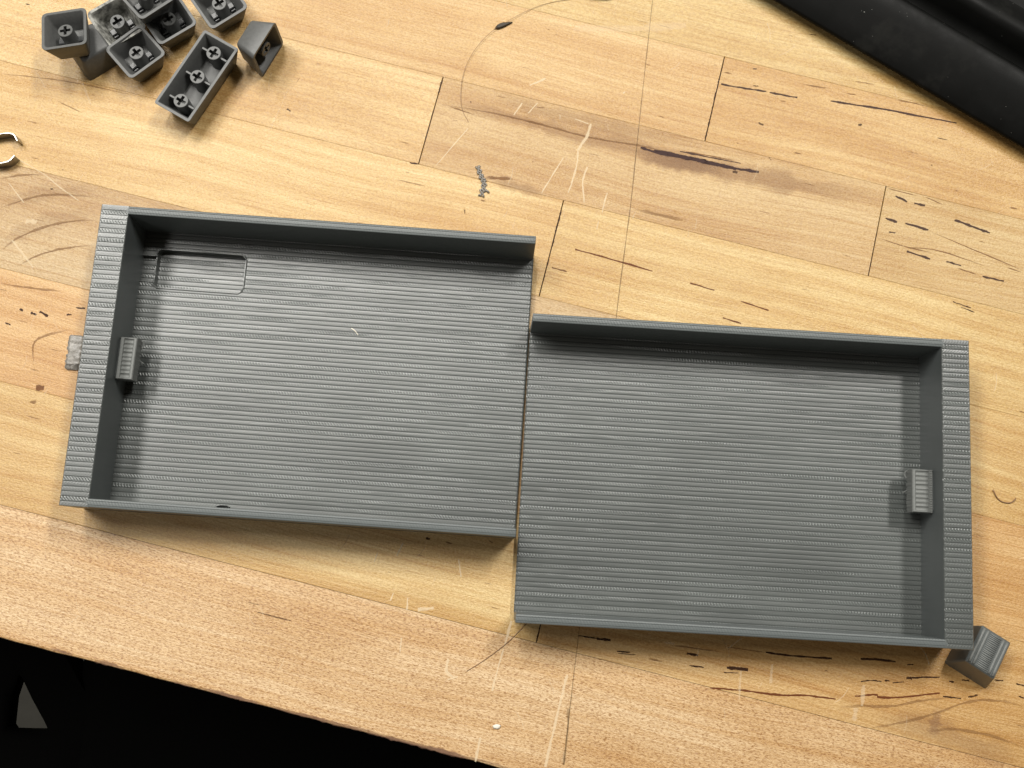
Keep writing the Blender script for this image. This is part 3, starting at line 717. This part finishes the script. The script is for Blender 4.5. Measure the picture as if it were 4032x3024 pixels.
place(make_keycap('grey keycap lying open in front of the dusty one, left of the long three-stem keycap'), (-1.0, 182.6, 0.0), axis_rot((0.0, 0.05, 1), 45))
place(make_keycap('grey keycap lying open between the overlapping top keycap and the long one'), (10.0, 198.7, 0.0), axis_rot((0, 0.0, 1), 38))
place(make_keycap('grey keycap lying open at the upper right of the pile, cut by the photo edge'), (29.6, 207.2, 0.0), axis_rot((0, 0, 1), 39))
place(make_keycap('grey keycap resting tilted on top of the pile, cut by the photo edge'), (1.0, 203.2, 10.0), axis_rot((0.22, 0.05, 1), 47))
M_dust = plain('dusty_grey_keycap', (0.12, 0.12, 0.11), 0.6, 0.3, bump=0.3, bscale=0.35, var=2.6)
dk = place(make_keycap('dusty whitish grey keycap lying open in the middle of the pile'), (-10.8, 196.8, 0.0), axis_rot((0.05, -0.1, 1), 37))
for ch in dk.children:
    if ch.name.startswith('shell'): ch.data.materials[0] = M_dust; ch['label'] = 'shell caked with pale dust'
place(make_keycap('dark grey keycap lying top up beneath the leftmost keycap'), (-20.6, 185.5, 10.0), Matrix.Rotation(RAD(39), 3, 'Z') @ Matrix.Rotation(math.pi, 3, 'X'))
place(make_keycap('grey keycap standing on its side with its opening facing right'), (42.8, 192.3, 9.1), Matrix(((0.41, 0, 0.91), (0.91, 0, -0.41), (0, 1, 0))))
place(make_keycap('long grey double-width keycap lying open with three cross stems', 8.3, 18.4, 5.9, 15.4, 11.0, ((0, -11.9), (0, 0), (0, 11.9)), 0.5), (25.0, 174.2, 0.0), axis_rot((0.0, 0.0, 1), -26.3))
# ------------------------------------------------------------------ small printed block by the right tray
bk = empty('printed_block', (0, 0, 0), 0, 'small grey printed wedge block touching the corner of the pocketless tray', 'printed block')
T = [(333.5, -33.0), (343.9, -38.9), (350.2, -25.6), (339.9, -20.0)]     # top corners at z 13
B = [(331.0, -35.2), (346.8, -43.8), (354.6, -29.2), (338.8, -20.4)]
bm = bmesh.new()
def ql(P, z, k=0.0):
    c = Vector((sum(p[0] for p in P) / 4, sum(p[1] for p in P) / 4)); out = []
    Q = [Vector(p) for p in P]
    for i in range(4):
        a, b_, d = Q[i], Q[i - 1], Q[(i + 1) % 4]
        for t in (0.10, 0.03):
            out.append(a.lerp(b_, t))
        for t in (0.03, 0.10):
            out.append(a.lerp(d, t))
    return [((p - c) * (1 - k) + c).to_tuple() + (z,) for p in out]
add_loops(bm, [ql(B, 0.0), ql(T, 12.4, -0.02), ql(T, 13.0, 0.06)], True, True, True)
obj('block_body', bm, M_wall, bk)
def bil(u, v): # point on the top face
    p = Vector(T[0]).lerp(Vector(T[1]), u).lerp(Vector(T[3]).lerp(Vector(T[2]), u), v); return (p.x, p.y)
bm = bmesh.new()
for u0, u1 in ((0.04, 0.14), (0.17, 0.28), (0.72, 0.82), (0.85, 0.96)):
    add_tube(bm, [(*bil((u0 + u1) / 2, 0.04 + 0.92 * k / 6), 13.0 + 0.05 * math.sin(k * 2)) for k in range(7)], 0.62, 6, 0.75)
for k in range(19):
    v = 0.07 + 0.86 * k / 18
    add_tube(bm, [(*bil(0.31, v), 13.0), (*bil(0.50, v + random.uniform(-0.01, 0.01)), 13.1), (*bil(0.69, v), 13.0)], 0.27, 5)
obj('top_strands', bm, M_tab, bk, True)
# ------------------------------------------------------------------ chrome clip at the left edge
cl = empty('steel_clip', (-52.0, 140.5, 0), 0, 'shiny steel open ring clip lying at the left edge of the bench', 'clip')
ringp = [(7.2, 3.4), (4.8, 6.4), (-0.6, 5.9), (-6.5, 3.6), (-8.6, -0.5), (-6.4, -4.8), (-1.6, -7.2), (4.6, -6.0), (7.0, -3.2)]
def ring_outline(s): return smooth_pts([(x * s, y * s, 0) for x, y in ringp], 3)
bm = bmesh.new()
o1, i1 = ring_outline(1.0), ring_outline(0.90)
prof = []
for a, b_ in zip(o1, i1):
    m = a.lerp(b_, 0.5)
    prof.append([(b_.x, b_.y, 0.0), (a.x, a.y, 0.0), (a.x, a.y, 4.2), (m.x + (a.x - m.x) * 0.5, m.y + (a.y - m.y) * 0.5, 4.45), (m.x + (b_.x - m.x) * 0.5, m.y + (b_.y - m.y) * 0.5, 4.45), (b_.x, b_.y, 4.2)])
add_loops(bm, prof, True, True, True)
obj('clip_band', bm, M_chrome, cl, 30)
# ------------------------------------------------------------------ crumbs, hairs and scraps
def single(name, bm, mat, label, cat, smooth=True, group=None):
    return tag(obj(name, bm, mat, None, smooth), label, cat, group)
def lumpy(bm, x, y, sx, sy, sz, rz, seed=0):
    rnd = random.Random(seed)
    r_ = bmesh.ops.create_icosphere(bm, subdivisions=2, radius=1.0)
    c, s = math.cos(rz), math.sin(rz)
    for v in r_['verts']:
        k = 1 + rnd.uniform(-0.22, 0.22); px, py, pz = v.co.x * sx * k, v.co.y * sy * k, v.co.z * sz * k
        v.co = Vector((x + c * px - s * py, y + s * px + c * py, max(0.02, sz * 0.85 + pz)))
def raft(bm, spine, width, seed):
    """a torn scrap of support: a braid of thin strands"""
    rnd = random.Random(seed); P = smooth_pts([(x, y, 0.4) for x, y in spine], 5)
    for lane in (-1, 0, 1):
        Q = []
        for i, p in enumerate(P):
            t = (P[min(i + 1, len(P) - 1)] - P[max(i - 1, 0)]).normalized(); s = Vector((-t.y, t.x, 0))
            Q.append(p + s * (lane * width * 0.33 + 0.30 * width * math.sin(i * 1.9 + lane * 2.1)) + Vector((0, 0, 0.25 * math.cos(i * 1.9 + lane))))
        add_tube(bm, Q, [0.36 * rnd.uniform(0.8, 1.25) for _ in Q], 6)
bm = bmesh.new(); raft(bm, [(139.7, 149.0), (141.0, 145.6), (142.5, 142.9)], 1.5, 3); raft(bm, [(142.5, 143.1), (142.8, 140.0), (142.0, 136.3)], 1.8, 4)
add_tube(bm, [(143.6, 139.0, 0.5), (144.6, 138.6, 0.5), (145.1, 138.0, 0.4)], 0.4, 6)
single('filament_scrap', bm, M_scrap, 'grey torn strip of printed support lying on bare wood above the trays', 'plastic scrap')
bm = bmesh.new()
def ragged_plate(bm, x0, x1, y0, y1, z, seed, n=22):
    rnd = random.Random(seed); rows_ = []
    for i in range(n + 1):
        y = y0 + (y1 - y0) * i / n; e = 0.8 if i in (0, n) else 0.0
        xa, xb = x0 + e + rnd.uniform(-0.22, 0.22), x1 - e + rnd.uniform(-0.22, 0.22)
        if 9 < i < 13: xa += 0.45
        m = 6; top = [(xa + (xb - xa) * k / m, y, z + rnd.uniform(-0.22, 0.22)) for k in range(m + 1)]
        rows_.append([(xa, y, 0.05)] + top + [(xb, y, 0.05)])
    add_loops(bm, rows_, True, True, True)
ragged_plate(bm, -14.9, -9.0, 53.2, 67.0, 0.75, 9)
for k in range(4): add_tube(bm, [(-14.6 + rw.uniform(0, 0.3), 53.8 + 0.5 * k, 0.8), (-9.5, 54.1 + 0.5 * k, 0.8)], 0.22, 5)
single('filament_scrap', bm, M_scrap, 'grey printed scrap poking out from under the end of the pocketed tray', 'plastic scrap')
bm = bmesh.new()
add_tube(bm, smooth_pts([(134.5, 167.8, 0.15), (131.8, 172.5, 0.2), (130.5, 178.8, 0.4), (130.7, 187.4, 0.6), (132.8, 195.4, 0.8), (136.9, 203.0, 0.9), (141.8, 208.8, 0.9), (148.2, 214.0, 0.8), (156.0, 219.4, 0.5), (163.8, 223.2, 0.3), (171.8, 225.5, 0.2), (186, 228.5, 0.15)], 6), 0.075, 5)
single('hair', bm, M_hair, 'long thin curved brown hair on the bench above the trays', 'hair')
bm = bmesh.new(); add_tube(bm, smooth_pts([(150.4, -50.3, 0.15), (157.0, -45.6, 0.2), (163.9, -39.8, 0.2), (168.4, -35.1, 0.15), (172.3, -30.6, 0.15)], 6), [0.16] * 25, 5)
single('hair', bm, M_hair, 'short straight brown hair running under the lower corner of the pocketless tray', 'hair')
bm = bmesh.new(); add_tube(bm, smooth_pts([(350.1, 31.9, 0.6), (351.6, 29.2, 0.4), (353.5, 27.6, 0.3), (356.4, 27.2, 0.4), (358.3, 28.2, 0.6), (358.9, 29.2, 0.8)], 5), 0.22, 6)
single('hair', bm, M_hair, 'curled brown bristle on the bench right of the pocketless tray', 'bristle')
bm = bmesh.new(); lumpy(bm, 145.7, 211.5, 4.0, 0.75, 0.6, 0.47, 5); lumpy(bm, 145.0, 211.9, 2.6, 0.7, 0.5, 0.40, 6)
single('crumb', bm, plain('black_crumb', (0.045, 0.035, 0.025), 0.6, bump=0.4), 'dark elongated crumb lying on the long curved hair', 'crumb')
bm = bmesh.new(); lumpy(bm, 163.0, -69.4, 1.5, 0.9, 0.4, 0.1, 8)
single('fleck', bm, M_pale, 'pale white fleck near the front edge of the bench', 'fleck')
bm = bmesh.new(); add_tube(bm, smooth_pts([(95.4, 77.1, 3.65), (97.05, 76.00, 3.8), (98.3, 74.5, 3.65)], 4), 0.2, 5)
single('fibre', bm, M_pale, 'short pale fibre lying on the floor of the pocketed tray', 'fibre')
bm = bmesh.new(); lumpy(bm, 185.2, 229.4, 5.2, 2.6, 2.2, 0.05, 12)
single('plastic_bit', bm, M_cap, 'dark grey plastic bit at the top edge, by the end of the long hair', 'plastic bit')
# ------------------------------------------------------------------ black ribbed case at the upper right
bc = empty('black_case', (268.0, 227.5, 0), -0.503, 'black plastic case with two raised ridges in the upper right corner', 'case')
def black_material():
    t = NT('black_scuffed_plastic'); p = t.coords()
    n1 = t.noise(p, 0.05, 4.0, 0.7); n2 = t.noise(p, 2.2, 2.0)
    c = t.mix((0.0022, 0.0023, 0.0020), (0.014, 0.014, 0.012), t.math('MULTIPLY', t.ramp(n1, [(0.56, 0.0), (0.78, 1.0)]), 0.6))
    sp = t.ramp(t.noise(p, 0.9, 1.0), [(0.80, 0.0), (0.83, 1.0)])
    c = t.mix(c, (0.25, 0.25, 0.23), sp)
    return t.set(Base_Color=c, Roughness=t.ramp(n1, [(0.35, 0.46), (0.7, 0.62)]), Specular_IOR_Level=0.13, Normal=t.bump(n2, 0.25, 0.05))
M_black = black_material()
def extrude(prof, x0, x1, n=10):
    bm = bmesh.new()
    add_loops(bm, [[(x0 + (x1 - x0) * i / n, y, z) for y, z in prof] for i in range(n + 1)], True, True, True)
    return bm
obj('edge_rail', extrude([(0.0, 0.0), (-1.5, 2.5), (-3.3, 5.0), (-3.2, 5.8), (-2.4, 6.6), (3, 9.4), (9, 12.0), (13.5, 13.6), (17, 14.4), (19.5, 14.5), (21.2, 13.9), (22.2, 12.6), (22.7, 9.5), (22.8, 0.0)], -160, 260), M_black, bc, 70)
obj('raised_ridge', extrude([(22.9, 0.0), (22.9, 8.0), (26.0, 8.0), (28.2, 11.6), (30.5, 16.0), (32.2, 17.6), (34.0, 18.0), (37.0, 17.4), (41, 15.6), (43.9, 15.0), (43.9, 0.0)], -160, 260), M_black, bc, 70)
obj('lid_panel', extrude([(44.0, 0.0), (44.0, 14.4), (46.0, 14.6), (70, 16.5), (150, 18.0), (190, 17.0), (192, 0.0)], -160, 260), M_black, bc, 70)
# ------------------------------------------------------------------ what shows below the bench edge
fl = bpy.data.objects
bm = bmesh.new(); add_box(bm, -2500, 2500, -2500, 2500, -830, -800)
tag(obj('floor', bm, plain('dusty_floor', (0.05, 0.048, 0.04), 0.8, bump=0.2, bscale=0.01, var=0.3)), kind='structure')
M_chair = plain('black_upholstery', (0.0016, 0.0016, 0.0015), 0.9, 0.08)
ch = empty('chair', (0, -150, -300), 0, 'black chair in deep shadow below the front edge of the bench', 'chair')
bm = bmesh.new()
add_loops(bm, [rrect(300, 190, 60, -60, 5, 204, -60), rrect(312, 202, 70, -40, 5, 204, -60), rrect(312, 202, 70, -14, 5, 204, -60), rrect(296, 186, 60, 0, 5, 204, -60)], True, True, True)
obj('seat', bm, M_chair, ch, 50)
tri = [(-147.2, 44.4), (-150.0, 30.0), (-149.4, 14.0), (-147.0, 11.2), (-136.0, 11.6), (-126.5, 12.2), (-124.8, 14.0), (-128.5, 19.5), (-137.0, 31.0), (-144.5, 42.5)]
cx_, cy_ = -142.0, 21.0
def tl(k, z): return [(cx_ + (x - cx_) * k, cy_ + (y - cy_) * k, z) for x, y in tri]
bm = bmesh.new()
L_ = [tl(1.0, -14), tl(1.12, -8), tl(1.6, -5), tl(4.2, -9), tl(4.6, -22), tl(1.3, -26), tl(1.0, -20)]
rows_ = add_loops(bm, L_)
n_ = len(tri)
for k in range(n_):
    bm.faces.new((rows_[-1][k], rows_[-1][(k + 1) % n_], rows_[0][(k + 1) % n_], rows_[0][k]))
obj('arm_bracket', bm, M_chair, ch, 60)
